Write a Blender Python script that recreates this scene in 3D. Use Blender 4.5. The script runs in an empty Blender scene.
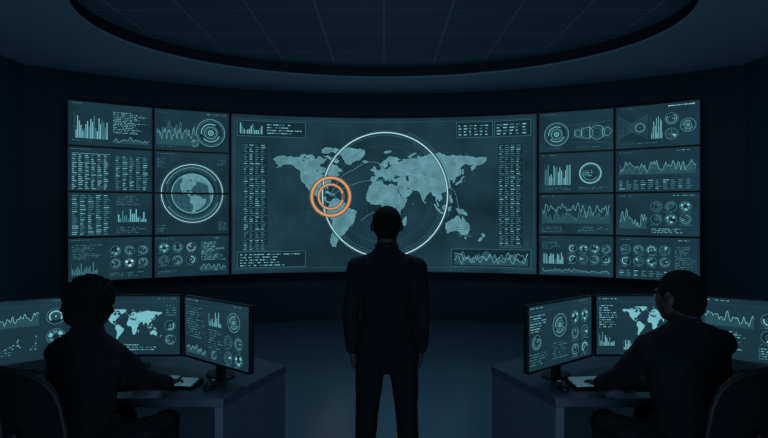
import bpy, bmesh, math, random
from mathutils import Vector as V, Matrix, noise
random.seed(7)
S=bpy.context.scene; C=S.collection
S.view_settings.view_transform='Standard'
PI=math.pi; R=math.radians
# ---------------------------------------------------------------- materials
def lin(c): return tuple(((v/255)/12.92 if v/255<=.04045 else ((v/255+.055)/1.055)**2.4) for v in c)
def mat(name,rgb,rough=.5,metal=0,bump=0,scale=40,var=.25,spec=.5,glow=None):
    m=bpy.data.materials.new(name); m.use_nodes=True; nt=m.node_tree; b=nt.nodes['Principled BSDF']
    tc=nt.nodes.new('ShaderNodeTexCoord'); n=nt.nodes.new('ShaderNodeTexNoise'); n.inputs['Scale'].default_value=scale; n.inputs['Detail'].default_value=3
    nt.links.new(tc.outputs['Object'],n.inputs['Vector'])
    r=nt.nodes.new('ShaderNodeValToRGB'); l=lin(rgb)
    r.color_ramp.elements[0].position=.3; r.color_ramp.elements[1].position=.7
    r.color_ramp.elements[0].color=(*[v*(1-var) for v in l],1); r.color_ramp.elements[1].color=(*[v*(1+var) for v in l],1)
    nt.links.new(n.outputs['Fac'],r.inputs['Fac']); nt.links.new(r.outputs['Color'],b.inputs['Base Color'])
    b.inputs['Roughness'].default_value=rough; b.inputs['Metallic'].default_value=metal; b.inputs['Specular IOR Level'].default_value=spec
    if glow: b.inputs['Emission Color'].default_value=(*lin(glow),1); b.inputs['Emission Strength'].default_value=1
    if bump:
        bp=nt.nodes.new('ShaderNodeBump'); bp.inputs['Strength'].default_value=bump; bp.inputs['Distance'].default_value=.01
        nt.links.new(n.outputs['Fac'],bp.inputs['Height']); nt.links.new(bp.outputs['Normal'],b.inputs['Normal'])
    return m
def emat(name,rgb,st=1,var=.0,scale=6):
    m=bpy.data.materials.new(name); m.use_nodes=True; nt=m.node_tree; nt.nodes.clear()
    o=nt.nodes.new('ShaderNodeOutputMaterial'); e=nt.nodes.new('ShaderNodeEmission'); l=lin(rgb)
    tc=nt.nodes.new('ShaderNodeTexCoord'); n=nt.nodes.new('ShaderNodeTexNoise'); n.inputs['Scale'].default_value=scale
    nt.links.new(tc.outputs['Object'],n.inputs['Vector'])
    r=nt.nodes.new('ShaderNodeValToRGB'); r.color_ramp.elements[0].position=.3; r.color_ramp.elements[1].position=.7
    r.color_ramp.elements[0].color=(*[v*(1-var) for v in l],1); r.color_ramp.elements[1].color=(*[v*(1+var) for v in l],1)
    nt.links.new(n.outputs['Fac'],r.inputs['Fac']); nt.links.new(r.outputs['Color'],e.inputs['Color'])
    e.inputs['Strength'].default_value=st; nt.links.new(e.outputs[0],o.inputs[0]); return m
E=[emat('screen_background',(27,54,66),1,.32,1.4),emat('screen_dim',(40,76,88),1),emat('screen_mid',(68,122,135),1),
   emat('screen_bright',(118,186,196),1),emat('screen_white',(188,230,236),1),emat('screen_orange',(224,156,100),1),
   emat('screen_land',(90,140,151),1,.24,7),emat('screen_panel',(21,43,54),1),emat('screen_orange_dim',(104,90,80),1)]
M=dict(wall=mat('wall_paint',(27,42,55),.7,bump=.05,scale=8,var=.08),side=mat('side_wall_paint',(50,68,82),.7,scale=8,var=.06),floor=mat('floor_vinyl',(64,90,108),.27,bump=.01,scale=60,var=.1),
 soffit=mat('soffit_plaster',(134,160,176),.75,var=.05,scale=8),riser=mat('riser_paint',(20,30,38),.6),
 black=mat('black_plastic',(9,12,14),.4),bezel=mat('bezel_plastic',(13,20,25),.35),desk=mat('desk_laminate',(60,78,90),.4,scale=12,var=.08),
 desktop=mat('desktop_laminate',(44,60,72),.3,scale=12,var=.08),suit=mat('suit_wool',(10,13,17),.85,bump=.1,scale=25,spec=.2),
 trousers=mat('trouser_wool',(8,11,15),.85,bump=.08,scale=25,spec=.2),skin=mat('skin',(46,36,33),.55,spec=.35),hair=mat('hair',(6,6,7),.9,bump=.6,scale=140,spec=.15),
 shoe=mat('shoe_leather',(8,9,11),.3),shirt=mat('shirt_cotton',(18,23,27),.8),eye=mat('eye_white',(90,95,95),.3),
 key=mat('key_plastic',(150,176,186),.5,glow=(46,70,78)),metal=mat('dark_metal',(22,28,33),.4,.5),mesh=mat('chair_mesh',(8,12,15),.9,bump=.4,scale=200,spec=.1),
 cushion=mat('chair_fabric',(10,14,18),.9,bump=.3,scale=120,spec=.2),chairframe=mat('chair_frame_plastic',(11,15,19),.6,spec=.25))
# ceiling tiles
def tile_mat():
    m=bpy.data.materials.new('ceiling_tiles'); m.use_nodes=True; nt=m.node_tree; b=nt.nodes['Principled BSDF']
    tc=nt.nodes.new('ShaderNodeTexCoord'); br=nt.nodes.new('ShaderNodeTexBrick'); br.offset=0
    mp=nt.nodes.new('ShaderNodeMapping'); mp.inputs['Location'].default_value=(.0,.25,0)
    nt.links.new(tc.outputs['Object'],mp.inputs['Vector']); nt.links.new(mp.outputs[0],br.inputs['Vector'])
    br.inputs['Scale'].default_value=1; br.inputs['Brick Width'].default_value=.7; br.inputs['Row Height'].default_value=.7
    br.inputs['Mortar Size'].default_value=.009; br.inputs['Mortar Smooth'].default_value=.1
    br.inputs['Color1'].default_value=(*lin((86,108,122)),1); br.inputs['Color2'].default_value=(*lin((80,102,116)),1); br.inputs['Mortar'].default_value=(*lin((126,150,162)),1)
    nt.links.new(br.outputs['Color'],b.inputs['Base Color']); b.inputs['Roughness'].default_value=.7; return m
M['tiles']=tile_mat()
# ---------------------------------------------------------------- object helpers
def link(name,me,mats,parent=None,smooth=False,sub=None):
    o=bpy.data.objects.new(name,me); C.objects.link(o)
    for m in (mats if isinstance(mats,list) else [mats]): me.materials.append(m)
    if smooth: me.polygons.foreach_set('use_smooth',[True]*len(me.polygons))
    if parent: o.parent=parent
    return o
def obj(name,bm,mats,parent=None,smooth=False,bevel=0,fixn=True):
    if fixn: bmesh.ops.recalc_face_normals(bm,faces=bm.faces)
    me=bpy.data.meshes.new(name); bm.to_mesh(me); bm.free(); o=link(name,me,mats,parent,smooth)
    if bevel:
        md=o.modifiers.new('bevel','BEVEL'); md.width=bevel; md.segments=2; md.limit_method='ANGLE'
    return o
def tag(o,label,cat,group=None):
    o['label']=label; o['category']=cat
    if group: o['group']=group
    return o
def thing(name,label,cat,loc=(0,0,0),rz=0,group=None):
    o=bpy.data.objects.new(name,None); C.objects.link(o); o.location=loc; o.rotation_euler=(0,0,rz); o.empty_display_size=.1
    return tag(o,label,cat,group)
def struct(name,bm,m,**k):
    o=obj(name,bm,m,**k); o['kind']='structure'; return o
def BM(): return bmesh.new()
def box(bm,x0,x1,y0,y1,z0,z1,Mx=None):
    vs=[bm.verts.new((Mx@V((x,y,z))) if Mx else (x,y,z)) for x in (x0,x1) for y in (y0,y1) for z in (z0,z1)]
    for f in ((0,1,3,2),(4,6,7,5),(0,4,5,1),(2,3,7,6),(0,2,6,4),(1,5,7,3)): bm.faces.new([vs[i] for i in f])
def prism(bm,pts,z0,z1):
    a=[bm.verts.new((x,y,z0)) for x,y in pts]; b=[bm.verts.new((x,y,z1)) for x,y in pts]; n=len(pts)
    bm.faces.new(a); bm.faces.new(b)
    for i in range(n): bm.faces.new((a[i],a[(i+1)%n],b[(i+1)%n],b[i]))
def tube(bm,pts,rad,n=16,ref=(1,0,0),cap=True):
    pts=[V(p) for p in pts]; rad=[(r,r) if not isinstance(r,tuple) else r for r in rad]; ref=V(ref)
    T=[]
    for i in range(len(pts)): T.append((pts[min(i+1,len(pts)-1)]-pts[max(i-1,0)]).normalized())
    def ring(p,t,ra,rb):
        a=ref-t*ref.dot(t)
        if a.length<.05: a=V((0,1,0))-t*t.y
        a.normalize(); b=t.cross(a)
        return [bm.verts.new(p+a*ra*math.cos(2*PI*k/n)+b*rb*math.sin(2*PI*k/n)) for k in range(n)]
    rings=[]
    if cap:
        r=rad[0]; m=min(r); rings.append(ring(pts[0]-T[0]*m*.7,T[0],r[0]*.7,r[1]*.7))
    for p,t,r in zip(pts,T,rad): rings.append(ring(p,t,*r))
    if cap:
        r=rad[-1]; m=min(r); rings.append(ring(pts[-1]+T[-1]*m*.7,T[-1],r[0]*.7,r[1]*.7))
    for A,B in zip(rings,rings[1:]):
        for k in range(n): bm.faces.new((A[k],A[(k+1)%n],B[(k+1)%n],B[k]))
    c0=bm.verts.new(pts[0]-T[0]*(min(rad[0]) if cap else 0)); c1=bm.verts.new(pts[-1]+T[-1]*(min(rad[-1]) if cap else 0))
    for k in range(n):
        bm.faces.new((rings[0][(k+1)%n],rings[0][k],c0)); bm.faces.new((rings[-1][k],rings[-1][(k+1)%n],c1))
def ell(bm,c,r,Mx=None,seg=20):
    m=Matrix.Translation(V(c))@Matrix.Diagonal((*r,1))
    if Mx: m=Mx@m
    bmesh.ops.create_uvsphere(bm,u_segments=seg,v_segments=seg//2+2,radius=1,matrix=m)
def loopt(bm,pts,r,n=8):   # closed tube
    pts=[V(p) for p in pts]; N=len(pts); rings=[]
    prev=None
    for i in range(N):
        t=(pts[(i+1)%N]-pts[i-1]).normalized(); ref=V((0,1,0)) if abs(t.y)<.9 else V((1,0,0))
        if prev is None: a=(ref-t*ref.dot(t)).normalized()
        else: a=(prev-t*prev.dot(t)).normalized()
        prev=a; b=t.cross(a)
        rings.append([bm.verts.new(pts[i]+a*r*math.cos(2*PI*k/n)+b*r*math.sin(2*PI*k/n)) for k in range(n)])
    for i in range(N):
        A=rings[i];B=rings[(i+1)%N]
        for k in range(n): bm.faces.new((A[k],A[(k+1)%n],B[(k+1)%n],B[k]))
def fuse(name,bm,voxel,m,parent,smooth=4,disp=None):
    me=bpy.data.meshes.new('tmp'); bmesh.ops.recalc_face_normals(bm,faces=bm.faces); bm.to_mesh(me); bm.free()
    o=bpy.data.objects.new('tmp',me); C.objects.link(o)
    md=o.modifiers.new('r','REMESH'); md.mode='VOXEL'; md.voxel_size=voxel
    sm=o.modifiers.new('s','SMOOTH'); sm.factor=.5; sm.iterations=smooth
    dg=bpy.context.evaluated_depsgraph_get()
    me2=bpy.data.meshes.new_from_object(o.evaluated_get(dg)); me2.name=name
    bpy.data.objects.remove(o); bpy.data.meshes.remove(me)
    if disp:
        N_=[v.normal.copy() for v in me2.vertices]
        for v,n in zip(me2.vertices,N_): v.co=disp(v.co,n)
    me2.materials.clear()
    return link(name,me2,m,parent,True)
DZ=.74; SH=.53; KL=(-1.31,3.03); KR=(1.31,3.02)
# ---------------------------------------------------------------- people
def hand(bm,w,d,n,s,curl=(20,30,20),k=1):
    w=V(w); d=V(d).normalized(); n=V(n); n=(n-d*n.dot(d)).normalized(); s=V(s); s=(s-d*s.dot(d)-n*s.dot(n)).normalized()
    for i,(L,) in enumerate(((.072,),(.082,),(.076,),(.058,))):
        off=(.034-.0225*i)*k; base=w+d*(.088-.006*abs(i-1))*k+s*off
        tube(bm,[w+s*(.015-.010*i)*k,base],[.014*k,.012*k],10)
        p=base; pts=[p]; dd=(d+s*(.16-.11*i)).normalized(); ang=0
        for seg,cu in zip((.45,.32,.25),curl):
            ang+=R(cu); v=(dd*math.cos(ang)+n*math.sin(ang)); p=p+v*L*seg*k; pts.append(p)
        tube(bm,pts,[.0098*k,.009*k,.0082*k,.007*k],10)
    a=w+d*.015*k+s*.016*k; b=a+(d*.034+s*.032+n*.006)*k; c=b+(d*.03+s*.012+n*.006)*k; e=c+(d*.024+s*.002+n*.004)*k
    tube(bm,[a,b,c,e],[.015*k,.012*k,.0105*k,.0085*k],10)
def ik(a,b,l1,l2,hint):
    a,b=V(a),V(b); D=b-a; d=min(D.length,(l1+l2)*.995); u=D.normalized(); x=(l1*l1-l2*l2+d*d)/(2*d); h=math.sqrt(max(0,l1*l1-x*x))
    hv=V(hint); hv=(hv-u*hv.dot(u)).normalized(); return a+u*x+hv*h
def person(root,J,hair='short',collar=True):
    k=J['k']; HM=J['head']; vox=.006
    bm=BM()
    # head
    ell(bm,(0,-.012,.022),(.078,.096,.09),HM); ell(bm,(0,.03,-.03),(.067,.070,.084),HM); ell(bm,(0,.05,-.082),(.04,.038,.028),HM)
    def hp(*p): return HM@V(p)
    tube(bm,[hp(0,.092,.010),hp(0,.104,-.026)],[.008,.011],10); ell(bm,(0,.089,-.058),(.024,.011,.006),HM); ell(bm,(0,.087,-.067),(.021,.011,.006),HM); ell(bm,(0,.084,.028),(.05,.013,.009),HM)
    for q in (-1,1): ell(bm,(q*.083,-.004,-.008),(.013,.022,.033),HM,14)
    tube(bm,[J['neck'],hp(0,-.02,-.05)],[.066*k,.062*k],20)
    tube(bm,[p for p,_,_ in J['spine']],[(a,b) for _,a,b in J['spine']],24)
    for i in (0,1):
        sh,eb,wr=J['sh'][i],J['el'][i],J['wr'][i]
        tube(bm,[V(sh)*.75+V(eb)*.25,(V(sh)+V(eb))/2,eb,(V(eb)*.65+V(wr)*.35),wr],[.044*k,.042*k,.036*k,.036*k,.026*k],14)
        tube(bm,[V((sh[0]*.3,sh[1],sh[2]-.03)),V((sh[0]*.92,sh[1],sh[2]-.012)),V(sh)*.75+V(eb)*.25],[.04*k,.042*k,.044*k],14,ref=(0,1,0))
        hand(bm,wr,*J['hand'][i],k=k*.98)
        hi,kn,an=J['hip'][i],J['kn'][i],J['an'][i]
        tube(bm,[hi,(V(hi)+V(kn))/2,kn,V(kn)*.65+V(an)*.35,an],[.078*k,.07*k,.054*k,.05*k,.036*k],16)
        tube(bm,[V(an)-V((0,.02,.02)),V(an)+V((0,.13,-.045*k))],[(.034,.03),(.038,.018)],12)
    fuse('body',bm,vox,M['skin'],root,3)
    for q in (-1,1):
        bm=BM(); ell(bm,(q*.031,.087,.004),(.0135,.009,.0075),HM,12); obj('eye',bm,M['eye'],root,True)
    # hair
    bm=BM()
    if hair=='short':
        ell(bm,(0,-.016,.03),(.084,.097,.088),HM,32); ell(bm,(0,-.036,-.012),(.078,.074,.074),HM,32); ell(bm,(0,-.045,-.045),(.066,.056,.05),HM,24)
        fuse('hair',bm,.006,M['hair'],root,6,lambda co,n:co+n*.0015*noise.noise(co*90))
    else:
        ell(bm,(0,-.028,.026),(.112,.108,.10),HM,32); ell(bm,(0,-.035,-.02),(.116,.098,.09),HM,32); ell(bm,(0,-.05,-.055),(.096,.075,.065),HM,24)
        rs=random.Random(3)
        for _ in range(130):
            th=rs.uniform(0,2*PI); ph=rs.uniform(-.6,1.5); x,y,z=math.cos(th)*math.cos(ph),math.sin(th)*math.cos(ph),math.sin(ph)
            if y>.55 and z<.35: continue
            rr=rs.uniform(.014,.024); ell(bm,(x*.114,-.03+y*.108,.012+z*.112),(rr,rr,rr),HM,10)
        fuse('hair',bm,.005,M['hair'],root,1,lambda co,n:co+n*(.006*noise.noise(co*40)+.004*noise.noise(co*100)))
    # jacket
    bm=BM(); tube(bm,[p for p,_,_ in J['jacket']],[(a,b) for _,a,b in J['jacket']],32)
    for i in (0,1):
        sh,eb,wr=V(J['sh'][i]),V(J['el'][i]),V(J['wr'][i]); sr=J.get('sr',1)*k
        tube(bm,[V((sh.x*.3,sh.y,sh.z+J.get('slope',.03))),V((sh.x,sh.y,sh.z))],[.056*sr,.064*sr],18,ref=(0,1,0))
        ell(bm,sh,(.067*sr,.067*sr,.065*sr))
        tube(bm,[sh,sh*.5+eb*.5,eb,eb*.5+wr*.5,wr-(wr-eb).normalized()*.01],[.065*sr,.058*k,.051*k,.047*k,.041*k],18,ref=(0,1,0) if abs((eb-sh).normalized().y)<.6 else (1,0,0))
        ell(bm,eb,(.051*k,)*3)
    if 'lap' in J:
        for i in (0,1): tube(bm,[J['hip'][i],V(J['hip'][i])*.75+V(J['kn'][i])*.25],[.102*k,.095*k],18)
    wr_=lambda co,n:co+n*(.003*noise.noise(V((co.x*9,co.y*9,co.z*14)))+.0022*noise.noise(co*24))
    fuse('jacket',bm,.009,M['suit'],root,7,wr_)
    # jacket collar + shirt collar
    nk=V(J['neck']); up=(hp(0,-.022,-.05)-nk).normalized()
    def cring(z,rx,ry,tilt,r,n=30):
        return [nk+V((rx*math.cos(2*PI*i/n),ry*math.sin(2*PI*i/n),0))+up*(z-tilt*math.sin(2*PI*i/n)) for i in range(n)]
    cz=J.get('cz',.02)
    bm=BM(); loopt(bm,cring(cz,.066*k,.066*k,.012,0),.010*k,10); obj('jacket_collar',bm,M['suit'],root,True)
    bm=BM(); loopt(bm,cring(cz+.012,.063*k,.063*k,.012,0),.006*k,10); obj('shirt_collar',bm,M['shirt'],root,True)
    # trousers
    bm=BM()
    for i in (0,1):
        hi,kn,an=V(J['hip'][i]),V(J['kn'][i]),V(J['an'][i])
        tube(bm,[hi,(hi+kn)/2,kn,kn*.5+an*.5,an+V((0,0,.0))],[.1*k,.088*k,.073*k,.065*k,.057*k],20)
        ell(bm,kn,(.074*k,)*3)
    tube(bm,[J['hip'][0],J['hip'][1]],[.1*k,.1*k],20,ref=(0,0,1))
    fuse('trousers',bm,.009,M['trousers'],root,3,wr_)
    for i in (0,1):
        a=V(J['an'][i]); z=a.z; t=J.get('toe',[0,0])[i]; fd=V((math.sin(t),math.cos(t),0)); sd=V((math.cos(t),-math.sin(t),0)); b=V((a.x,a.y,0))
        bm=BM(); tube(bm,[b-fd*.06+V((0,0,.042)),b+fd*.0+V((0,0,.05)),b+fd*.09+V((0,0,.04)),b+fd*.17+V((0,0,.03)),b+fd*.205+V((0,0,.024))],[(.034,.04),(.04,.048),(.046,.036),(.042,.027),(.03,.02)],18,ref=sd)
        for v in bm.verts: v.co.z=max(v.co.z,.002)
        obj('shoe',bm,M['shoe'],root,True)
# standing man
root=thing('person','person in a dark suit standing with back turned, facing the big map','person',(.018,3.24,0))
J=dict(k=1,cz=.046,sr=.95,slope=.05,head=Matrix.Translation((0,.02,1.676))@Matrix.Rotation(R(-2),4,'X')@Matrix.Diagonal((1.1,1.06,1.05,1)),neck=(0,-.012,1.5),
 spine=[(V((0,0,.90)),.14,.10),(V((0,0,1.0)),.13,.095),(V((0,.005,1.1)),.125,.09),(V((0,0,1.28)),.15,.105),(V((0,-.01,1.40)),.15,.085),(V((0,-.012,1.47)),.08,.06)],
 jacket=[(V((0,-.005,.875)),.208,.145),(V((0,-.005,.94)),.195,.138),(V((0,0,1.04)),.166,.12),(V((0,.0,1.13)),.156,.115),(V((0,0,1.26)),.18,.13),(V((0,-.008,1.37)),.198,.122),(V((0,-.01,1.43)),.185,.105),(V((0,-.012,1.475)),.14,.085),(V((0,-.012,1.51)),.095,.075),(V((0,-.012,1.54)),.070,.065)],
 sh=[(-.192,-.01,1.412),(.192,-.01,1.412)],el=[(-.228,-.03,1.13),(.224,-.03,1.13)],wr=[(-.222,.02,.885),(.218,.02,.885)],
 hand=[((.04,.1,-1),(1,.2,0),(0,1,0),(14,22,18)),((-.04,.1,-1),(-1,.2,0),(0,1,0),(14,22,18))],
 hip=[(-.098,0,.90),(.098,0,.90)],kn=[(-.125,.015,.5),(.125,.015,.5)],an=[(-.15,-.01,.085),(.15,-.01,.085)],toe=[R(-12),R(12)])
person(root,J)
def seated(label,x,y,yaw,headyaw,hair,kb,q,k,hs,headtilt=-8,bw=1,shq=.625,slope=.03,sr=1):
    root=thing('person',label,'person',(x,y,0),yaw)
    Wi=(Matrix.Translation((x,y,0))@Matrix.Rotation(yaw,4,'Z')).inverted()
    s=SH; hz=s+.105
    sh=[V((-.185*k*bw,.03,s+shq*q)),V((.185*k*bw,.03,s+shq*q))]
    kx,ky=kb; tgt=[Wi@V((kx-.10,ky-.14,DZ+.05)),Wi@V((kx+.10,ky-.14,DZ+.05))]
    wr=[];el=[]
    for i in (0,1):
        t=tgt[i]; D=t-sh[i]; L=.555*k
        if D.length>L: t=sh[i]+D*(L/D.length); t.z=max(t.z,DZ+.045)
        wr.append(t); el.append(ik(sh[i],t,.30*k,.262*k,((-1 if i==0 else 1)*.45,-.3,-1)))
    kbw=Wi.to_3x3()@V((0,1,-.12))
    hnd=[(kbw,(0,0,-1),(1,0,0),(12,28,22)),(kbw,(0,0,-1),(-1,0,0),(12,28,22))]
    HM=Matrix.Translation((0,.07,s+.845*q))@Matrix.Rotation(headyaw,4,'Z')@Matrix.Rotation(R(headtilt),4,'X')@Matrix.Scale(hs,4)
    w=k*bw
    J=dict(k=k,head=HM,neck=(0,.03,s+.66*q),lap=1,cz=.05,slope=slope,sr=sr,
     spine=[(V((0,-.02,hz)),.145,.11),(V((0,-.02,s+.2)),.14,.105),(V((0,-.005,s+.32*q)),.13,.1),(V((0,.02,s+.5*q)),.15,.11),(V((0,.03,s+.58*q)),.14,.09),(V((0,.03,s+.66*q)),.08,.06)],
     jacket=[(V((0,-.025,s+.12)),.175*w,.115),(V((0,-.025,s+.2)),.17*w,.13),(V((0,-.01,s+.32*q)),.165*w,.13),(V((0,.015,s+.47*q)),.19*w,.14),(V((0,.025,s+.57*q)),.2*w,.13),(V((0,.03,s+.625*q)),.18*w,.11),(V((0,.03,s+.67*q)),.13*w,.09),(V((0,.033,s+.70*q)),.09*w,.078),(V((0,.035,s+.735*q)),.07*k,.067)],
     sh=sh,el=el,wr=wr,hand=hnd,hip=[(-.1,0,hz),(.1,0,hz)],kn=[(-.14,.43,s+.075),(.14,.43,s+.075)],an=[(-.14,.40,.085),(.14,.42,.085)])
    person(root,J,hair)
PL=(-1.43,2.42,R(-14)); PR=(1.45,2.42,R(14))
seated('person with round curly hair and dark jacket seated at the left desk, typing',*PL,R(-6),'afro',KL,.93,.98,.97,-10,.93,.59,.08,.92)
seated('person with short hair and dark suit seated at the right desk, typing',*PR,R(16),'short',KR,.97,1.04,1.1,-6,1.08,.61,.06,1)
# ---------------------------------------------------------------- world map
LAND=[
[(-168,66),(-162,70),(-156,71),(-145,70),(-135,69),(-128,70),(-115,68),(-108,68),(-98,68),(-94,72),(-88,68),(-82,68),(-86,64),(-94,60),(-92,57),(-83,55),(-82,52),(-79,52),(-79,56),(-77,60),(-77,62),(-72,61),(-69,59),(-65,59),(-61,55),(-56,52),(-60,50),(-66,50),(-65,48),(-61,46),(-66,44),(-70,43),(-74,40),(-76,36),(-81,31),(-80,26),(-82,28),(-84,30),(-90,29),(-96,28),(-97,23),(-95,18),(-91,19),(-87,21),(-88,16),(-83,15),(-83,10),(-79,9),(-77,8),(-80,7),(-85,10),(-88,13),(-94,16),(-100,17),(-105,20),(-109,25),(-113,31),(-110,23),(-115,29),(-117,33),(-121,35),(-124,40),(-124,48),(-130,54),(-135,58),(-142,60),(-150,60),(-156,57),(-163,55),(-158,58),(-162,60),(-165,62),(-161,64)],
[(-73,78),(-60,82),(-35,83),(-20,81),(-20,75),(-25,70),(-35,66),(-43,60),(-50,62),(-54,68),(-58,75),(-68,76)],
[(-62,66),(-68,70),(-80,73),(-88,72),(-80,70),(-73,66),(-66,62)],[(-90,77),(-90,81),(-70,83),(-62,82),(-76,78),(-82,76)],
[(-117,70),(-115,73),(-105,73),(-102,69),(-110,68.7)],[(-125,72),(-122,74),(-116,74),(-120,71)],
[(-77,8),(-72,12),(-62,11),(-52,6),(-48,0),(-42,-2.5),(-33,-6),(-35,-12),(-37,-18),(-40,-23),(-46,-27),(-48,-31),(-52,-35),(-55,-38),(-60,-41),(-64,-45),(-66,-50),(-67,-55),(-73,-54),(-76,-48),(-75,-42),(-74,-37),(-72,-30),(-72,-19),(-77,-14),(-82,-6),(-81,0),(-78,4)],
[(-6,36),(10,37),(11,33),(19,30),(22,33),(32,31),(35,28),(38,20),(43,12),(51,12),(47,5),(41,-2),(39,-7),(40,-15),(35,-20),(35,-24),(32,-28),(27,-34),(19,-35),(15,-27),(12,-18),(13,-9),(9,-1),(9,4),(5,5),(-4,5),(-9,5),(-14,9),(-17,14),(-16,20),(-13,27),(-9,32)],
[(49,-12),(50,-16),(47,-25),(44,-24),(44,-17)],
[(-9,37),(-9,43),(-2,43.5),(-1,46),(-4,48.5),(2,51),(5,53),(8,54),(8,57),(11,57),(11,54),(14,54),(19,54.5),(21,57),(24,58),(24,59.5),(30,60),(25,60.5),(22,61),(21,63),(25,65.5),(22,66),(17,62),(19,60),(16,57),(13,55.5),(11,59),(7,58),(5,61),(12,66),(18,70),(28,71),(40,67.5),(33,66.5),(36,64),(44,66),(44,68.5),(54,68.5),(60,69),(68,69),(68,73),(73,71),(80,73),(87,75),(104,77.5),(113,74),(128,73),(140,72.5),(160,70),(170,70),(180,69),(180,65),(177,62.5),(170,60),(163,58),(162,55),(157,51),(156,57),(163,62),(155,59.5),(143,59),(135,54.5),(140,53),(140,48),(135,44),(130,42.5),(129,36),(126,34.5),(126,38),(122,39.5),(118,39),(122,37),(119,35),(122,31),(120,26),(114,22.5),(108,21),(106,19),(109,13),(105,9),(100,13.5),(99,9),(103,4),(103,1.5),(100,6),(98,10),(98,16),(94,17),(91,22.5),(87,21.5),(82,17),(80,13),(78,8),(75,13),(73,18),(72,21),(67,24.5),(58,25.5),(56,27),(51,28),(48,30),(51,25),(56,26),(60,22.5),(55,17.5),(45,13),(42,17),(39,21),(35,28),(35,32),(36,36.5),(30,36.5),(27,37.5),(27,40.5),(35,42),(41,41.5),(38,45),(35,45.5),(31,46.5),(28,43.5),(29,41.5),(24,40.5),(23.5,37.5),(22,37),(19.5,41),(14,45),(13,44.5),(18,40.5),(16,38),(12,42),(9,44.5),(4,43.5),(0,40),(-2,37),(-5,36)],
[(-5,50),(1,51),(1,53),(-2,55.5),(-2,57.5),(-5,58.5),(-5,55),(-3,54),(-5,52)],[(-10,52),(-6,52),(-6,55),(-9,54.5)],[(-24,65.5),(-18,66.5),(-14,65),(-19,63.5)],
[(12,78),(16,80),(25,80),(18,77)],[(52,71),(56,74),(66,77),(60,74),(57,71)],[(130,32),(131,34),(136,36),(140,40),(142,43),(145,43.5),(141,41),(141,36),(136,34)],
[(142,46),(142,54),(144,50)],[(95,5.5),(104,-2),(106,-6),(102,-4),(98,1)],[(105,-6.5),(114,-7),(114,-8.5),(106,-7.5)],
[(109,2),(114,4),(117,7),(119,5),(117,0),(115,-4),(110,-2.5)],[(119,-5),(119,0),(124,1.5),(121,0),(123,-4),(121,-3.5)],
[(131,-1),(138,-2),(145,-4.5),(150,-10.5),(143,-8.5),(138,-8),(133,-4)],[(120,18),(122,18),(124,13),(126,8),(122,7),(121,13)],
[(114,-22),(122,-18),(129,-15),(132,-11.5),(136,-12),(137,-16),(140.5,-17),(142,-11),(146,-19),(153,-26),(152,-32),(147,-38),(140,-38),(137,-34),(131,-31.5),(124,-33),(116,-35),(114,-28)],
[(145,-41),(148,-41),(147,-43.5)],[(173,-35),(178,-38),(175,-41),(173,-38)],[(172,-41),(174,-42),(168,-46.5),(167,-45)],
[(-85,22),(-80,23),(-75,20),(-78,20)],[(-74,19),(-69,19),(-70,18)],[(80,9),(82,7),(80.5,6)]]
CASP=[(50,45),(53,46),(53,42),(54,37.5),(50,37.5),(49,41),(48,43)]
LAKES=[[(-92,47),(-88,49),(-85,47),(-88,46.7)],[(-88,45),(-86,46),(-86,42),(-87.5,42)],[(-84,46),(-80,45.5),(-82,43),(-83.5,44)],[(-117,66),(-119,67),(-123,66),(-120,65)],[(-98,53),(-96,53),(-97,50),(-98.5,51)],[(32,0.5),(34.5,0),(33,-2.5),(31.8,-1.5)],[(104,52),(110,55.5),(109,54),(105,51.5)],[(30,61),(32,61),(33,60),(31,60)]]
def crinkle(P,it=3,amp=.16):
    rs=random.Random(5)
    for _ in range(it):
        Q=[]
        for a,b in zip(P,P[1:]+P[:1]):
            Q.append(a); L=math.dist(a,b)
            if L>1.4: d=rs.uniform(-amp,amp); Q.append(((a[0]+b[0])/2-(b[1]-a[1])*d,(a[1]+b[1])/2+(b[0]-a[0])*d))
        P=Q
    return P
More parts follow.
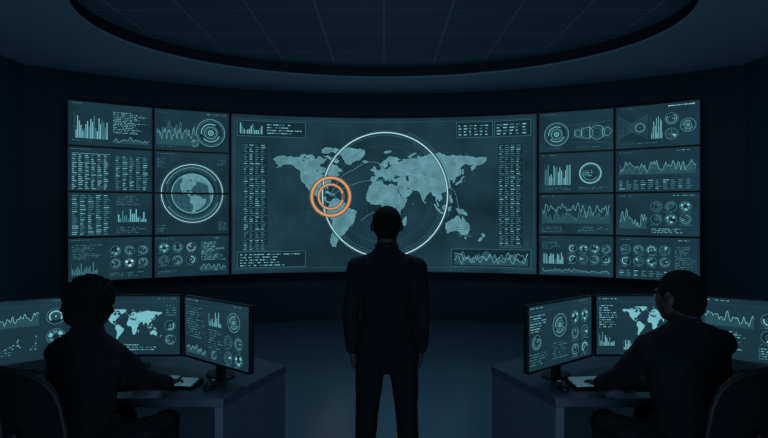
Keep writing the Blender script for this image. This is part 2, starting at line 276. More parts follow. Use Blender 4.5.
# ---------------------------------------------------------------- screen canvas (x right, y down)
class Cv:
    def __init__(s,W,H): s.W=W; s.H=H; s.bm=BM(); s.quad(0,0,W,H,0,0)
    def poly(s,pts,c,l=1):
        vs=[s.bm.verts.new((x,-y,l)) for x,y in pts]
        f=s.bm.faces.new(vs); f.material_index=c; return f
    def quad(s,x0,y0,x1,y1,c,l=1): s.poly([(x0,y1),(x1,y1),(x1,y0),(x0,y0)],c,l)
    def line(s,pts,t,c,l=2):
        for (a,b),(d,e) in zip(pts,pts[1:]):
            L=math.hypot(d-a,e-b) or 1; nx,ny=-(e-b)/L*t/2,(d-a)/L*t/2
            s.poly([(a+nx,b+ny),(d+nx,e+ny),(d-nx,e-ny),(a-nx,b-ny)],c,l)
    def ring(s,x,y,r,t,c,l=2,a0=0,a1=360,n=None):
        n=n or max(8,int(abs(a1-a0)/12)); 
        for k in range(n):
            p,q=R(a0+(a1-a0)*k/n),R(a0+(a1-a0)*(k+1)/n); i=r-t
            s.poly([(x+r*math.cos(p),y+r*math.sin(p)),(x+r*math.cos(q),y+r*math.sin(q)),(x+i*math.cos(q),y+i*math.sin(q)),(x+i*math.cos(p),y+i*math.sin(p))],c,l)
    def disc(s,x,y,r,c,l=1,n=20): s.poly([(x+r*math.cos(2*PI*k/n),y+r*math.sin(2*PI*k/n)) for k in range(n)],c,l)
    def frame(s,x0,y0,x1,y1,c=1,t=.4,fill=7,l=1):
        if fill is not None: s.quad(x0,y0,x1,y1,fill,l)
        l+=1; s.quad(x0,y0,x1,y0+t,c,l); s.quad(x0,y1-t,x1,y1,c,l); s.quad(x0,y0,x0+t,y1,c,l); s.quad(x1-t,y0,x1,y1,c,l)
    def txt(s,x,y,w,rows,rh,c=2,k=.32,dens=1,u=.7):
        for i in range(rows):
            p=x; e=x+w*random.uniform(.5,1)
            while p<e:
                L=random.uniform(1.2,4.2)*u; cc=c if random.random()<.6 else max(1,c-1)
                s.quad(p,y+i*rh,min(p+L,x+w),y+i*rh+rh*k,cc,3); p+=L+random.uniform(.5,1.2)*u*(1 if random.random()<.75 else 4)
    def table(s,x,y,w,rows,cols,rh,c=2):
        cw=w/cols
        for i in range(rows):
            s.quad(x,y+i*rh+rh*.72,x+w,y+i*rh+rh*.78,1,2)
            for j in range(cols):
                L=cw*random.uniform(.3,.8); s.quad(x+j*cw,y+i*rh,x+j*cw+L,y+i*rh+rh*.32,c if random.random()<.75 else 5-c,3)
    def bars(s,x,y,w,h,n,c=3,gap=.45):
        bw=w/n
        for i in range(n):
            H=h*random.uniform(.2,1); s.quad(x+i*bw,y+h-H,x+i*bw+bw*(1-gap),y+h,c if random.random()<.65 else 2,3)
        s.quad(x,y+h,x+w,y+h+.25,2,3); s.quad(x-.8,y,x-.6,y+h,2,3)
        for i in range(0,4): s.quad(x,y+h*i/4,x+w,y+h*i/4+.15,1,2)
    def wave(s,x,y,w,h,n=30,c=3,t=.34,fill=False,seed=0):
        p=[(x+w*i/n,y+h/2-h/2*(noise.noise((i*.33,seed*7.3,1.5))*1.2+.35*noise.noise((i*1.7,seed*3.1,4)))) for i in range(n+1)]
        if fill:
            for a,b in zip(p,p[1:]): s.poly([(a[0],y+h),(b[0],y+h),b,a],1,2)
        s.line(p,t,c,3)
        for i in range(1,5): s.quad(x,y+h*i/4,x+w,y+h*i/4+.12,1,1)
        for i in range(9): s.quad(x+w*i/8,y+h,x+w*i/8+.2,y+h+1,2,2)
    def gauge(s,x,y,r,kind=0,c=3):
        s.disc(x,y,r,7,1); s.ring(x,y,r,r*.07,2,2); a=random.uniform(0,360)
        if kind==0: s.ring(x,y,r*.74,r*.18,c,3,a,a+random.uniform(120,260)); s.ring(x,y,r*.4,r*.06,2,3); s.disc(x,y,r*.12,c,3,10)
        elif kind==1:
            s.ring(x,y,r*.78,r*.07,c,3,a,a+290); s.ring(x,y,r*.5,r*.08,2,3); s.line([(x,y),(x+r*.7*math.cos(a),y+r*.7*math.sin(a))],r*.08,c,4)
        elif kind==2:
            for k in range(6):
                if random.random()<.8: s.ring(x,y,r*.8,r*.42,c if k%2 else 2,3,k*60,k*60+46,n=5)
        else:
            s.ring(x,y,r*.8,r*.06,2,3); s.ring(x,y,r*.45,r*.06,2,3); s.line([(x-r*.8,y),(x+r*.8,y)],r*.05,2,3); s.line([(x,y-r*.8),(x,y+r*.8)],r*.05,2,3)
            s.poly([(x,y),(x+r*.75*math.cos(R(a)),y+r*.75*math.sin(R(a))),(x+r*.75*math.cos(R(a+40)),y+r*.75*math.sin(R(a+40)))],c,4)
    def dial(s,x,y,r,c=3):
        s.disc(x,y,r,7,1,32); s.ring(x,y,r,r*.03,c,3,n=40); s.ring(x,y,r*.9,r*.02,2,3,n=40)
        for k in range(48): 
            a=R(k*7.5); s.line([(x+r*.78*math.cos(a),y+r*.78*math.sin(a)),(x+r*.86*math.cos(a),y+r*.86*math.sin(a))],r*.025,2,3)
        s.ring(x,y,r*.68,r*.06,c,3,20,140); s.ring(x,y,r*.68,r*.06,c,3,170,300); s.ring(x,y,r*.54,r*.03,2,3); s.ring(x,y,r*.44,r*.03,c,3); s.ring(x,y,r*.33,r*.03,2,3); s.ring(x,y,r*.2,r*.07,c,3); s.disc(x,y,r*.06,c,3,8)
    def map(s,x,y,w,h,c=6,l=2,hole=True):
        f=lambda p:(x+(p[0]+170)/352*w,y+(84-p[1])/141*h)
        for P in LAND:
            if c==6: P=crinkle(P)
            q=[f(p) for p in P]; s.poly(q,c,l)
            if c==6 and len(P)>8: s.line(q+q[:1],.2,3,l+1)
        if hole:
            s.poly([f(p) for p in CASP],0,l+1)
            for P in LAKES: s.poly([f(p) for p in P],0,l+1)
    def globe(s,x,y,r,lon0=-75,lat0=18):
        s.disc(x,y,r,1,2,48); s.ring(x,y,r,r*.03,3,4,n=60)
        la0=R(lat0)
        def pr(p,push=True):
            lo,la=R(p[0]-lon0),R(p[1]); cc=math.sin(la0)*math.sin(la)+math.cos(la0)*math.cos(la)*math.cos(lo)
            X=math.cos(la)*math.sin(lo); Y=math.cos(la0)*math.sin(la)-math.sin(la0)*math.cos(la)*math.cos(lo)
            if cc<0: d=math.hypot(X,Y) or 1; X/=d; Y/=d
            return (x+X*r*.98,y-Y*r*.98),cc
        for P in LAND:
            q=[pr(p) for p in crinkle(P)]
            if sum(1 for z in q if z[1]>0)<len(q)*.3: continue
            s.poly([z[0] for z in q],6,3)
            for a,b in zip(q,q[1:]+q[:1]):
                if a[1]>0 and b[1]>0: s.line([a[0],b[0]],r*.014,3,4)
        for lo in range(-180,180,20):
            pts=[pr((lo,la)) for la in range(-80,81,16)]
            for a,b in zip(pts,pts[1:]):
                if a[1]>0 and b[1]>0: s.line([a[0],b[0]],r*.010,2,4)
        for la in range(-60,61,20):
            pts=[pr((lo,la)) for lo in range(-180,181,15)]
            for a,b in zip(pts,pts[1:]):
                if a[1]>0 and b[1]>0: s.line([a[0],b[0]],r*.010,2,4)
    def net(s,x,y,w,h,n=8,c=2):
        P=[(x+w*random.random(),y+h*random.random()) for _ in range(n)]
        for i in range(n):
            for j in sorted(range(n),key=lambda k:math.dist(P[i],P[k]))[1:3]: s.line([P[i],P[j]],.2,c,2)
            s.disc(*P[i],.5,3,3,8)
    def build(s,mapper,parent,scale,strip=0,clip=False):
        bm=s.bm; big=[f for f in bm.faces if len(f.verts)>4]
        bmesh.ops.triangulate(bm,faces=big)
        if clip:
            for co,no in (((0,0,0),(-1,0,0)),((s.W,0,0),(1,0,0)),((0,0,0),(0,1,0)),((0,-s.H,0),(0,-1,0))):
                bmesh.ops.bisect_plane(bm,geom=bm.verts[:]+bm.edges[:]+bm.faces[:],plane_co=co,plane_no=no,clear_outer=True)
        if strip:
            n=int(s.W/strip)
            sub=[f for f in bm.faces if max(v.co.x for v in f.verts)-min(v.co.x for v in f.verts)>strip*.6]
            for k in range(1,n+1):
                x0=s.W*k/(n+1)
                hit=[f for f in sub if min(v.co.x for v in f.verts)<x0<max(v.co.x for v in f.verts)]
                if not hit: continue
                hs=set(hit); rest=[f for f in sub if f not in hs]
                g=set(hit)
                for f in hit: g.update(f.verts); g.update(f.edges)
                res=bmesh.ops.bisect_plane(bm,geom=list(g),plane_co=(x0,0,0),plane_no=(1,0,0))
                sub=rest+[e for e in res['geom'] if isinstance(e,bmesh.types.BMFace)]
        for v in bm.verts: v.co=mapper(v.co.x*scale,v.co.y*scale,v.co.z)
        return obj('screen',bm,E,parent,fixn=False)
# ---------------------------------------------------------------- room shell
CY=.98; RS=7.22; ZT,ZB=3.27,.80
def arc(r,th): return (r*math.sin(th),CY+r*math.cos(th))
def cslab(bm,t0,t1,z0,z1,r0,r1,n=12):
    rows=[]
    for i in range(n+1):
        t=t0+(t1-t0)*i/n; a=arc(r0,t); b=arc(r1,t)
        rows.append([bm.verts.new((*a,z0)),bm.verts.new((*b,z0)),bm.verts.new((*b,z1)),bm.verts.new((*a,z1))])
    for A,B in zip(rows,rows[1:]):
        for k in range(4): bm.faces.new((A[k],A[(k+1)%4],B[(k+1)%4],B[k]))
    bm.faces.new(rows[0]); bm.faces.new(rows[-1][::-1])
RW=7.42; TW=R(39.6)
bm=BM(); cslab(bm,-TW,TW,0,3.7,RW,RW+.15,40); struct('wall_back',bm,M['wall'])
wx,wy=arc(RW,TW)
for sd,nm in ((-1,'left'),(1,'right')):
    bm=BM(); box(bm,min(sd*wx,sd*(wx+.15)),max(sd*wx,sd*(wx+.15)),-1.5,wy+.1,0,3.7); struct('wall_'+nm,bm,M['side'])
    bm=BM(); box(bm,min(sd*wx,sd*(wx-.015)),max(sd*wx,sd*(wx-.015)),-1.5,wy-.02,0,.1); struct('baseboard_'+nm,bm,M['riser'])
bm=BM(); cslab(bm,-TW*.99,TW*.99,0,.1,RW-.02,RW,40); struct('baseboard_back',bm,M['riser'])
bm=BM(); box(bm,-5.2,5.2,-1.5,8.7,-.1,0); struct('floor',bm,M['floor'])
# ceiling: raised oval tile field inside a lower plaster soffit
EC=(0,5.35); EA,EB=3.05,2.07; N=128
def el(k,a=EA,b=EB): t=2*PI*k/N; return (EC[0]+a*math.cos(t),EC[1]+b*math.sin(t))
bm=BM(); inn=[];mid=[];out=[];up=[]
for k in range(N):
    x,y=el(k); inn.append(bm.verts.new((x,y,3.7))); up.append(bm.verts.new((x,y,3.725)))
    t=2*PI*k/N; dx,dy=EA*math.cos(t),EB*math.sin(t); 
    f=min(5.2/abs(dx) if abs(dx)>1e-6 else 1e9,(3.35 if dy>0 else 6.85)/abs(dy) if abs(dy)>1e-6 else 1e9)
    out.append(bm.verts.new((dx*f,EC[1]+dy*f,3.7)))
for k in range(N):
    j=(k+1)%N; bm.faces.new((inn[k],inn[j],out[j],out[k])); bm.faces.new((inn[j],inn[k],up[k],up[j]))
struct('trim_1',bm,M['soffit'],smooth=False)
bm=BM(); a=[];b=[]
for k in range(N):
    x,y=el(k,EA+.04,EB+.04); a.append(bm.verts.new((x,y,3.71))); b.append(bm.verts.new((x,y,3.88)))
for k in range(N): j=(k+1)%N; bm.faces.new((a[j],a[k],b[k],b[j]))
struct('trim_2',bm,M['riser'],smooth=True)
bm=BM(); vs=[bm.verts.new((*el(k,EA+.1,EB+.1),3.87)) for k in range(N)]; bm.faces.new(vs); struct('ceiling',bm,M['tiles'])
# ---------------------------------------------------------------- video wall
def wall_display(t0,t1,z0,z1,draw,label,W=100,clip=False,big=False):
    tm=(t0+t1)/2; L=V((*arc(RS,tm),z0)); root=thing('wall_display',label,'display',L,0,None if big else 'wall display panels')
    g=.0008; bm=BM(); n=30 if big else 8
    a,b=t0+g,t1-g; bw=.014; bt=bw/RS
    cslab(bm,a,b,z0+.002,z1-.002,RS,RS+.11,n)
    for (p,q,zz0,zz1) in ((a,a+bt,z0+.002,z1-.002),(b-bt,b,z0+.002,z1-.002),(a+bt,b-bt,z0+.002,z0+bw),(a+bt,b-bt,z1-bw,z1-.002)): cslab(bm,p,q,zz0,zz1,RS-.012,RS,n)
    bmesh.ops.translate(bm,verts=bm.verts,vec=-L); obj('bezel',bm,M['bezel'],root)
    w=(b-a-2*bt)*RS; h=z1-z0-2*bw; sc=w/W; c=Cv(W,h/sc); draw(c)
    def mp(x,y,l):
        t=a+bt+x/RS; p=arc(RS-.002-l*.0012,t); return V((p[0],p[1],z1-bw+y))-L
    c.build(mp,root,sc,strip=.13/sc,clip=clip); return root
def head(c,w=100): c.txt(3,2.2,22,1,2,2); c.quad(0,5.2,w,5.4,1,2)
def globe_part(top):
    def d(c):
        cy=c.H+1.2 if top else -1.2
        x=50; c.ring(x,cy,44,1.6,1,3,n=72); c.ring(x,cy,42,.85,4,4,n=72); c.ring(x,cy,39.8,.35,2,3,n=72); c.ring(x,cy,37.4,.6,3,4,200,330,n=40); c.ring(x,cy,37.4,.6,3,4,20,150,n=40); c.ring(x,cy,35,.35,2,3,n=60)
        for k in range(90): 
            a=R(k*4); c.line([(x+32.5*math.cos(a),cy+32.5*math.sin(a)),(x+34*math.cos(a),cy+34*math.sin(a))],.3,2,3)
        c.globe(x,cy,28.5)
        if top: head(c); c.txt(3,9,12,7,2.2,2); c.txt(84,9,13,4,2.2,2)
        else: c.txt(86,40,11,6,2.2,2); c.txt(3,44,12,5,2.2,2)
    return d
def L11(c):
    head(c); c.bars(8,14,38,34,20,3); c.bars(8,32,38,16,30,2); c.txt(52,10,44,13,2.3,3); c.wave(52,42,44,10,34,3,seed=1,fill=True); c.txt(4,51,40,1,2.2)
def L12(c):
    c.txt(3,4,20,1,2,2); c.txt(70,3,26,1,2.2,3); c.wave(2,8,52,40,46,2,fill=True,seed=2); c.wave(2,16,52,34,60,3,seed=3,fill=True); c.dial(75,30,20,3); c.gauge(53,46,6,1); c.txt(4,52,40,1,2,2)
def L21(c): head(c); c.table(4,10,44,18,6,2.6,3); c.table(55,10,42,18,5,2.6,2); c.quad(4,8,48,8.4,3,3)
def L31(c): c.table(4,3,46,20,5,2.7,2); c.txt(56,4,38,6,2.2,2); c.bars(58,21,36,18,15,3); c.txt(56,46,38,4,2.4,2)
def gg(c,x,y,nx,ny,st,r):
    for i in range(nx):
        for j in range(ny): c.gauge(x+i*st,y+j*st,r,random.randrange(4),3 if random.random()<.75 else (4 if random.random()<.3 else 2)); c.txt(x+i*st-r,y+j*st+r+.6,r*2,1,2,2)
def L41(c): head(c); c.txt(4,9,36,9,2.3,2); c.bars(4,32,30,16,15,2); gg(c,55,18,3,2,17,6.5); c.txt(48,48,46,3,2.4,2)
def L42(c): c.txt(3,3,22,1,2,2); c.txt(80,3,16,1,2.2,3); gg(c,12,16,3,2,18,7); c.txt(62,9,34,12,2.3,3); c.wave(60,38,36,13,44,3,fill=True,seed=5); c.txt(4,49,40,2,2.4,2)
def R11(c):
    head(c); c.dial(24,32,17,3)
    for i,(x,r) in enumerate(((54,5),(66,8),(79,10),(92,6))):
        c.ring(x,32,r,.4,3,3); c.ring(x,32,r*.6,.3,2,3); c.line([(x-r,32-r),(x-r,32+r)],.35,3,3); c.line([(x-r,32-r),(x+3,32-r-3)],.25,2,3); c.line([(x-r,32+r),(x+3,32+r+3)],.25,2,3)
    for y in (20,26,32,38,44): c.line([(44,y),(98,32+(y-32)*1.3)],.2,2,2)
    c.txt(4,52,40,1,2); c.txt(52,52,44,1,2)
def R12(c):
    c.txt(4,3,20,1,2,2); c.txt(64,3,32,1,3,4)
    for k in range(12): c.line([(2,12+k*3),(20,24+k),(40,12+k*3)],.22,2,2)
    c.bars(44,16,14,30,12,3); c.ring(30,30,6,.5,3,3); c.gauge(68,21,8,1); c.gauge(68,41,8,3); c.dial(87,31,9); c.txt(4,51,90,1,2.4)
def R21(c): head(c); c.bars(8,16,36,30,18,3); c.ring(70,30,15,1.7,3,3,n=40); c.ring(70,30,12,.4,2,3); c.ring(70,30,10,.4,3,3,30,200); c.txt(61,26,18,4,2.4,3); c.txt(8,50,36,2,2.4,2); c.txt(55,50,40,2,2.4,2)
def R22(c): c.txt(4,3,20,1,2,2); c.txt(74,3,22,1,2.4,3); c.wave(4,12,92,22,90,3,.4,True,6); c.wave(4,18,92,18,90,2,.35,False,7); c.table(4,42,90,5,10,2.8,2)
def R31(c): head(c); c.wave(4,10,92,24,100,3,.4,False,8); c.wave(4,20,92,22,100,2,.4,True,9); c.txt(4,47,40,4,2.3,2); c.txt(54,47,40,4,2.3,2)
def R32(c): c.txt(4,3,20,1,2,2); c.txt(70,3,26,1,2.4,3); c.wave(4,14,34,34,40,3,.4,True,10); gg(c,50,18,3,2,17,7); c.txt(44,48,50,3,2.4,3)
def R41(c): head(c); c.txt(4,9,28,5,2.3,2); gg(c,46,18,4,2,15,6.2); c.bars(6,24,28,17,15,3); c.wave(4,46,92,8,70,3,fill=True,seed=11)
def R42(c): c.txt(4,3,22,1,2,2); c.txt(76,3,20,1,2.4,3); gg(c,12,17,4,2,16,6.6); c.txt(72,12,25,13,2.4,2); c.table(4,46,92,3,10,3,2)
a0,a1,a2=R(35.9),R(27.45),R(19.0); H4=(ZT-ZB)/4
def zr(i): return ZT-(i+1)*H4,ZT-i*H4
lp=[('uppermost left-edge panel of the video wall with a tall bar chart',L11,0,'o'),('panel right of the tall bar chart, mountain graph and round dial, top row left',L12,0,'i'),
 ('left-edge wall panel filled with data tables, second row',L21,1,'o'),('wall panel showing the upper half of the ringed globe',globe_part(True),1,'i'),
 ('left-edge wall panel with table and small bar chart, third row',L31,2,'o'),('wall panel showing the lower half of the ringed globe',globe_part(False),2,'i'),
 ('bottom left-edge wall panel with text list and six round gauges',L41,3,'o'),('bottom row wall panel directly under the globe with gauges and text',L42,3,'i')]
for lb,d,r,s in lp: wall_display(*((-a0,-a1) if s=='o' else (-a1,-a2)),*zr(r),d,lb,clip='globe' in lb and 'half' in lb)
rp=[('top row wall panel right of the big map, round dial and linked circles',R11,0,'i'),('top right corner wall panel with converging lines and small dials',R12,0,'o'),
 ('second row wall panel with bar chart beside a bright ring',R21,1,'i'),('right-edge wall panel with one long area graph, second row',R22,1,'o'),
 ('third row wall panel of jagged line graphs, right of big map',R31,2,'i'),('right-edge wall panel with six gauges beside area graph, third row',R32,2,'o'),
 ('bottom row wall panel right of the big map, eight gauges and bars',R41,3,'i'),('bottom right corner wall panel with eight gauges and text block',R42,3,'o')]
for lb,d,r,s in rp: wall_display(*((a2,a1) if s=='i' else (a1,a0)),*zr(r),d,lb)
def centre(c):
    X=lambda x:(x-384)*c.W/304+c.W/2
    Y=lambda y:(y-195)*c.W/304*1.0+c.H/2
    k=c.W/304
    for x in range(244,530,20): c.quad(X(x),2,X(x)+.25,c.H-2,7,1)
    for y in range(130,265,20): c.quad(2,Y(y),c.W-2,Y(y)+.25,7,1)
    c.frame(X(234),Y(120),X(534),Y(269.5),1,.5,None)
    c.ring(X(384),Y(194),50*k,.4,1,2,n=72)
    c.map(X(271),Y(147),X(489)-X(271),Y(250)-Y(147),6,2)
    for _ in range(340):
        x,y=random.uniform(275,485),random.uniform(150,245); c.disc(X(x),Y(y),random.choice((.2,.25,.35)),random.choice((2,3,1,0,0,0)),4,6)
    for a,b in (((329,196),(390,180)),((329,196),(352,170)),((400,175),(455,190)),((345,215),(329,196)),((455,190),(462,222)),((329,196),(300,172)),((390,180),(420,178)),((352,170),(385,165)),((390,215),(360,222))):
        n=12; p=[(X(a[0]+(b[0]-a[0])*i/n),Y(a[1]+(b[1]-a[1])*i/n-6*math.sin(PI*i/n))) for i in range(n+1)]; c.line(p,.2,3,4)
    c.ring(X(385),Y(195),66*k,3.2,1,3,n=120); c.ring(X(385),Y(195),64.5*k,1.0,4,5,n=120); c.ring(X(385),Y(195),61.5*k,.3,2,4,n=120); c.ring(X(385),Y(195),59*k,.25,2,4,-60,150,n=80); c.ring(X(385),Y(195),68*k,.35,2,4,-70,20,n=60)
    ox,oy=X(329.5),Y(197)
    c.ring(ox,oy,21.6*k,4.4*k,8,5,n=60); c.ring(ox,oy,20.4*k,2.1*k,5,6,n=60); c.ring(ox,oy,14.2*k,3.4*k,8,5,n=60); c.ring(ox,oy,13.2*k,1.5*k,5,6,15,345,n=50)  # wide dim rings are a painted glow around the orange ones
    # corner boxes
    c.frame(X(237),Y(122),X(304),Y(137.5),2,.3); c.bars(X(240),Y(124),22*k,11*k,13,3); c.txt(X(266),Y(125),34*k,4,2.8*k,3)
    c.frame(X(458),Y(121.5),X(494),Y(137.5),2,.3); c.frame(X(496),Y(121.5),X(531),Y(137.5),2,.3)
    c.table(X(460),Y(125),32*k,4,6,3*k,3); c.table(X(498),Y(125),31*k,4,5,3*k,3)
    c.frame(X(237),Y(252),X(304),Y(268),2,.3); c.txt(X(240),Y(254.5),60*k,5,2.7*k,3)
    c.frame(X(453),Y(250),X(531),Y(268),2,.3)
    for s_,cc in ((21,3),(22,2),(23,3)): c.wave(X(456),Y(252),72*k,14*k,70,cc,.32,s_==22,s_)
    for x0,x1 in ((243,266),(500,523)):
        c.frame(X(x0-1),Y(144),X(x1+1),Y(246),1,.3); 
        y=146
        while y<242:
            n=random.choice((3,4,5)); c.table(X(x0+.5),Y(y),(x1-x0-1)*k,n,4,2.1*k,2); y+=n*2.1+1.5
            c.quad(X(x0+.5),Y(y-1.4),X(x1-.5),Y(y-1.15),2,3)
    c.txt(X(458),Y(228),16*k,5,2.2*k,2)
wall_display(-a2+.001,a2-.001,ZB,ZT,centre,'giant curved central wall display showing world map with orange target rings',W=304,big=True)
# ---------------------------------------------------------------- desks (mirror with sd)
def desk(sd,label,e=0):
    root=thing('control_desk',label,'desk',(sd*1.6,3.15,0)); O=V((sd*1.6,3.15,0)); tz=DZ-.05
    def p(bm): bmesh.ops.translate(bm,verts=bm.verts,vec=-O); return bm
    top=[(sd*x,y) for x,y in ((.65+e,3.40),(.88+e,2.80),(2.75,2.80),(2.75,3.62),(.92+e,3.62))]
    bm=BM(); prism(bm,top,tz,DZ); obj('desktop',p(bm),M['desktop'],root,bevel=.005)
    bm=BM(); prism(bm,[(sd*(x+e),y) for x,y in ((.655,3.40),(.883,2.806),(.93,2.806),(.70,3.405))],0,tz); obj('side_panel',p(bm),M['desk'],root,bevel=.003)
    bm=BM(); prism(bm,[(sd*(x+e),y) for x,y in ((.925,3.61),(.70,3.43),(.73,3.41),(.94,3.575))],0,tz); prism(bm,[(sd*x,y) for x,y in ((.94+e,3.575),(2.7,3.575),(2.7,3.605),(.94+e,3.605))],.0,tz); obj('back_panel',p(bm),M['desk'],root)
    bm=BM(); box(bm,min(sd*2.7,sd*2.74),max(sd*2.7,sd*2.74),2.81,3.6,0,tz); obj('side_panel',p(bm),M['desk'],root)
    return root
desk(-1,'dark grey control desk on the left with angled end panel'); desk(1,'dark grey control desk on the right with angled end panel',.06)
# ---------------------------------------------------------------- monitors
MW,MH=.66,.40
def monitor(p,q,label,draw):  # p,q: left and right ends of the panel in plan
    p=V((*p,0)); q=V((*q,0)); m=(p+q)/2; rz=math.atan2(q.y-p.y,q.x-p.x)
    root=thing('computer_monitor',label,'monitor',(m.x,m.y,DZ),rz)
    z0=.075; bm=BM(); box(bm,-MW/2,MW/2,0,.028,z0,z0+MH); obj('housing',bm,M['bezel'],root,bevel=.003)
    bm=BM(); bw=.008
    for b_ in ((-MW/2,-MW/2+bw,z0,z0+MH),(MW/2-bw,MW/2,z0,z0+MH),(-MW/2+bw,MW/2-bw,z0,z0+bw*1.5),(-MW/2+bw,MW/2-bw,z0+MH-bw,z0+MH)): box(bm,b_[0],b_[1],-.006,0,b_[2],b_[3])
    obj('bezel',bm,M['black'],root)
    w=MW-2*bw; h=MH-2.5*bw; c=Cv(100,h/w*100); draw(c)
    c.build(lambda x,y,l:V((-MW/2+bw+x,-.0008-l*.0004,z0+MH-bw+y)),root,w/100)
    bm=BM(); box(bm,-.035,.035,.028,.055,.01,z0+.2); obj('stand_neck',bm,M['metal'],root,bevel=.004)
    bm=BM(); prism(bm,[(.11*math.cos(2*PI*k/28),.04+.075*math.sin(2*PI*k/28)) for k in range(28)],0,.012); obj('stand_base',bm,M['metal'],root,bevel=.003)
def mhead(c): c.txt(3,2,24,1,2,3); c.txt(78,2,18,1,2,2); c.quad(0,5.5,100,5.8,1,2)
def mA(c): mhead(c); c.txt(4,9,26,14,2.4,2); c.wave(34,9,34,16,46,3,.4,True,30); c.net(36,30,30,20,14); c.gauge(82,18,8,0); c.gauge(82,38,8,2); c.txt(4,48,60,3,2.4,2)
def mB(c): mhead(c); c.map(18,13,64,31,3,2,False); c.txt(3,9,12,14,2.4,2); c.txt(86,9,11,5,2.4,2); c.gauge(90,30,5.5,0); c.gauge(90,44,5.5,1); c.bars(4,48,24,8,16,3); c.txt(34,49,46,3,2.4,3)
def mC(c): mhead(c); c.txt(3,9,30,13,2.4,2); c.wave(4,45,32,10,46,3,.4,True,31); c.bars(40,10,20,14,12,3); c.txt(40,28,22,9,2.4,2); c.dial(78,17,9); gg(c,70,36,2,2,15,6); c.gauge(48,52,4.5,1)
def mD(c): mhead(c); c.txt(3,9,26,7,2.4,3); c.gauge(12,34,7,1); c.txt(3,44,28,5,2.4,2); c.dial(47,22,11); c.txt(36,38,24,7,2.4,2); gg(c,72,17,2,3,16,6.2)
def mE(c): mhead(c); c.map(26,10,60,30,3,2,False); c.txt(3,9,18,10,2.4,3); c.bars(3,36,16,14,11,3); c.txt(88,9,9,9,2.4,2); c.bars(28,44,22,10,16,3); gg(c,60,48,3,1,12,4.8)
def mF(c): mhead(c); c.wave(4,9,40,18,46,3,.4,True,33); c.txt(4,32,36,9,2.4,3); gg(c,56,18,3,2,16,6.5); c.txt(48,45,46,5,2.4,3)
Yc=3.36; dx,dy=.535,.39
monitor((-1.335-.67-dx,Yc-dy),(-1.335-.67,Yc),'computer monitor at far left edge behind the curly-haired operator, line charts on screen',mA)
monitor((-1.99,Yc),(-1.33,Yc),'computer monitor with small world map, right beside the curly hair',mB)
monitor((-1.31,Yc),(-1.31+dx,Yc-dy),'angled computer monitor at the inner end of the left desk, gauges right',mC)
monitor((.83,Yc-dy),(.83+dx,Yc),'angled computer monitor at the inner end of the right desk',mD)
monitor((1.385,Yc),(2.045,Yc),'computer monitor with small world map, left of short-haired operator\'s head',mE)
monitor((2.065,Yc),(2.065+dx,Yc-dy),'computer monitor at far right edge, right of short-haired operator',mF)
# ---------------------------------------------------------------- keyboards, mice
def keyboard(x,y,rz,label):
    root=thing('keyboard',label,'keyboard',(x,y,DZ),rz)
    bm=BM(); prism(bm,[(-.22,-.07),(.22,-.07),(.22,.07),(-.22,.07)],0,.016)
    for v in bm.verts:
        if v.co.z>.01 and v.co.y>0: v.co.z+=.012
    obj('case',bm,M['black'],root,bevel=.004)
    Mx=Matrix.Translation((0,-.07,.016))@Matrix.Rotation(math.atan2(.012,.14),4,'X')
    def cap(x0,w,r):
        bm=BM(); y0=.008+r*.0212; box(bm,x0+.0025,x0+w-.0025,y0,y0+.0165,0,.008,Mx); obj('key',bm,M['key'],root)
    for r in range(5,0,-1):
        for k in range(14): cap(-.212+k*.0205+(.004 if r%2 else 0),.0205,r)
    for k in range(3): cap(-.212+k*.0265,.0265,0)
    cap(-.13,.12,0)
    for k in range(3): cap(-.005+k*.0265,.0265,0)
    bm=BM()
    for r in range(5):
        for k in range(5): box(bm,.106+k*.0205,.106+k*.0205+.0155,.008+r*.0212,.0245+r*.0212,0,.008,Mx)
    obj('number_pad',bm,M['key'],root)
def mouse(x,y,rz,label):
    root=thing('computer_mouse',label,'mouse',(x,y,DZ),rz)
    bm=BM(); ell(bm,(0,0,.004),(.032,.056,.034)); 
    bmesh.ops.bisect_plane(bm,geom=bm.verts[:]+bm.edges[:]+bm.faces[:],plane_co=(0,0,0.0005),plane_no=(0,0,-1),clear_outer=True)
    obj('shell',bm,M['black'],root,True)
    bm=BM(); tube(bm,[(-.004,.03,.029),(.004,.03,.029)],[.008,.008],12,ref=(0,0,1)); obj('scroll_wheel',bm,M['key'],root,True)
keyboard(*KL,R(-6),'black keyboard on the left desk under the left operator\'s hands')
keyboard(*KR,R(6),'black keyboard on the right desk under the right operator\'s hands')
mouse(-1.01,2.98,R(-10),'black mouse on the left desk, right of the keyboard')
mouse(1.03,2.96,R(10),'black mouse on the right desk, left of the keyboard')
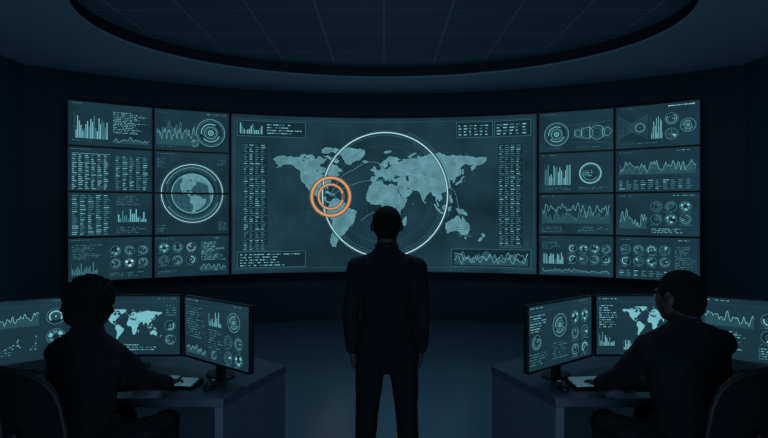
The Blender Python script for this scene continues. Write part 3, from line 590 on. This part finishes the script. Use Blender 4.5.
# office chairs
def rrect(w,h,r,n=6):
    P=[]
    for cx,cy,a in ((w/2-r,h/2-r,0),(-w/2+r,h/2-r,90),(-w/2+r,-h/2+r,180),(w/2-r,-h/2+r,270)):
        for i in range(n+1): t=R(a+90*i/n); P.append((cx+r*math.cos(t),cy+r*math.sin(t)))
    return P
def chair(x,y,rz,label):
    root=thing('office_chair',label,'office chair',(x,y,0),rz)
    bm=BM(); prism(bm,rrect(.50,.47,.08),SH-.075,SH); o=obj('seat',bm,M['cushion'],root,True,bevel=.02)
    # back: curved
    def bp(u,v): # u -1..1, v 0..1
        z=SH+.10+v*.47; return V((u*.23*(1-.12*v*v),-.245-.06*v+.05*u*u,z))
    pts=[]; m=28
    for i in range(m):
        t=2*PI*i/m; c,s_=math.cos(t),math.sin(t); e=.62
        pts.append(bp(math.copysign(abs(c)**e,c),.5+.5*math.copysign(abs(s_)**e,s_)))
    bm=BM(); loopt(bm,pts,.012,8); obj('backrest_frame',bm,M['chairframe'],root,True)
    bm=BM(); ctr=bp(0,.5); rings=[[bm.verts.new(p) for p in pts]]
    for f in (.75,.5,.25):
        rr=[]
        for i in range(m):
            t=2*PI*i/m; c,s_=math.cos(t),math.sin(t); e=.62
            rr.append(bm.verts.new(bp(f*math.copysign(abs(c)**e,c),.5+f*.5*math.copysign(abs(s_)**e,s_))))
        rings.append(rr)
    cv=bm.verts.new(ctr)
    for A,B in zip(rings,rings[1:]):
        for i in range(m): bm.faces.new((A[i],A[(i+1)%m],B[(i+1)%m],B[i]))
    for i in range(m): bm.faces.new((rings[-1][i],rings[-1][(i+1)%m],cv))
    o=obj('backrest_mesh',bm,M['mesh'],root,True); md=o.modifiers.new('t','SOLIDIFY'); md.thickness=.006
    bm=BM(); tube(bm,[(0,-.05,SH-.09),(0,-.24,SH-.08),(0,-.31,SH+.02),(0,-.3,SH+.3)],[(.03,.012)]*4,12); obj('back_support',bm,M['black'],root,True)
    for q in (-1,1):
        bm=BM(); tube(bm,[(q*.2,-.02,SH-.085),(q*.29,-.02,SH-.07),(q*.305,-.03,SH+.05),(q*.3,-.02,SH+.175)],[(.018,.012)]*4,10); a=obj('armrest',bm,M['chairframe'],root,True)
        bm=BM(); tube(bm,[(q*.3,-.15,SH+.19),(q*.3,.12,SH+.19)],[(.042,.014)]*2,14); obj('arm_pad',bm,M['cushion'],a,True)
    bm=BM(); box(bm,-.09,.09,-.1,.1,SH-.115,SH-.076); obj('seat_mechanism',bm,M['black'],root,bevel=.01)
    bm=BM(); tube(bm,[(0,0,.09),(0,0,SH-.11)],[.03,.022],16,cap=False); obj('gas_lift',bm,M['metal'],root,True)
    for i in range(5):
        a=R(90+72*i+20); e=V((math.cos(a)*.3,math.sin(a)*.3,.085)); bm=BM(); tube(bm,[(0,0,.115),e*.5+V((0,0,.06)),e],[(.03,.02),(.024,.016),(.018,.013)],12); l=obj('leg',bm,M['black'],root,True)
        bm=BM(); ax=V((-math.sin(a),math.cos(a),0))
        for q in (-1,1):
            c=V((e.x,e.y,.0285))+ax*q*.014; tube(bm,[c-ax*.009,c+ax*.009],[.028,.028],16,ref=(0,0,1),cap=False)
        tube(bm,[(e.x,e.y,.03),(e.x,e.y,.08)],[.008,.008],8); obj('caster',bm,M['black'],l,True)
    return root
chair(PL[0]-.0,PL[1]-.01,R(-24),'black mesh-backed office chair of the operator at the left desk')
chair(PR[0]+.0,PR[1]-.01,R(24),'black mesh-backed office chair of the operator at the right desk')
# ---------------------------------------------------------------- light
w=bpy.data.worlds.new('world'); S.world=w; w.use_nodes=True; w.node_tree.nodes['Background'].inputs[0].default_value=(.032,.062,.095,1); w.node_tree.nodes['Background'].inputs[1].default_value=1.8
def area(name,loc,rot,size,e,col,sy=None):
    l=bpy.data.lights.new(name,'AREA'); l.energy=e; l.color=col; l.size=size
    if sy: l.shape='RECTANGLE'; l.size_y=sy
    o=bpy.data.objects.new(name,l); C.objects.link(o); o.location=loc; o.rotation_euler=rot; return o
area('ceiling_light',(0,4.2,3.84),(0,0,0),3.0,34,(.5,.78,1),.6)  # added fill without a fixture, out of frame, brightens the room
area('wall_washer',(0,-.6,.5),(R(122),0,0),4.0,42,(.44,.74,1),.6)  # added fill low behind the camera, aimed up to lift soffit and ceiling
# ---------------------------------------------------------------- camera
cd=bpy.data.cameras.new('camera'); cam=bpy.data.objects.new('camera',cd); C.objects.link(cam); S.camera=cam
cd.sensor_width=36; cd.lens=24; cam.location=(0,0,1.76); cam.rotation_euler=(R(90),0,0); cd.shift_y=-7/768; cd.clip_start=.05
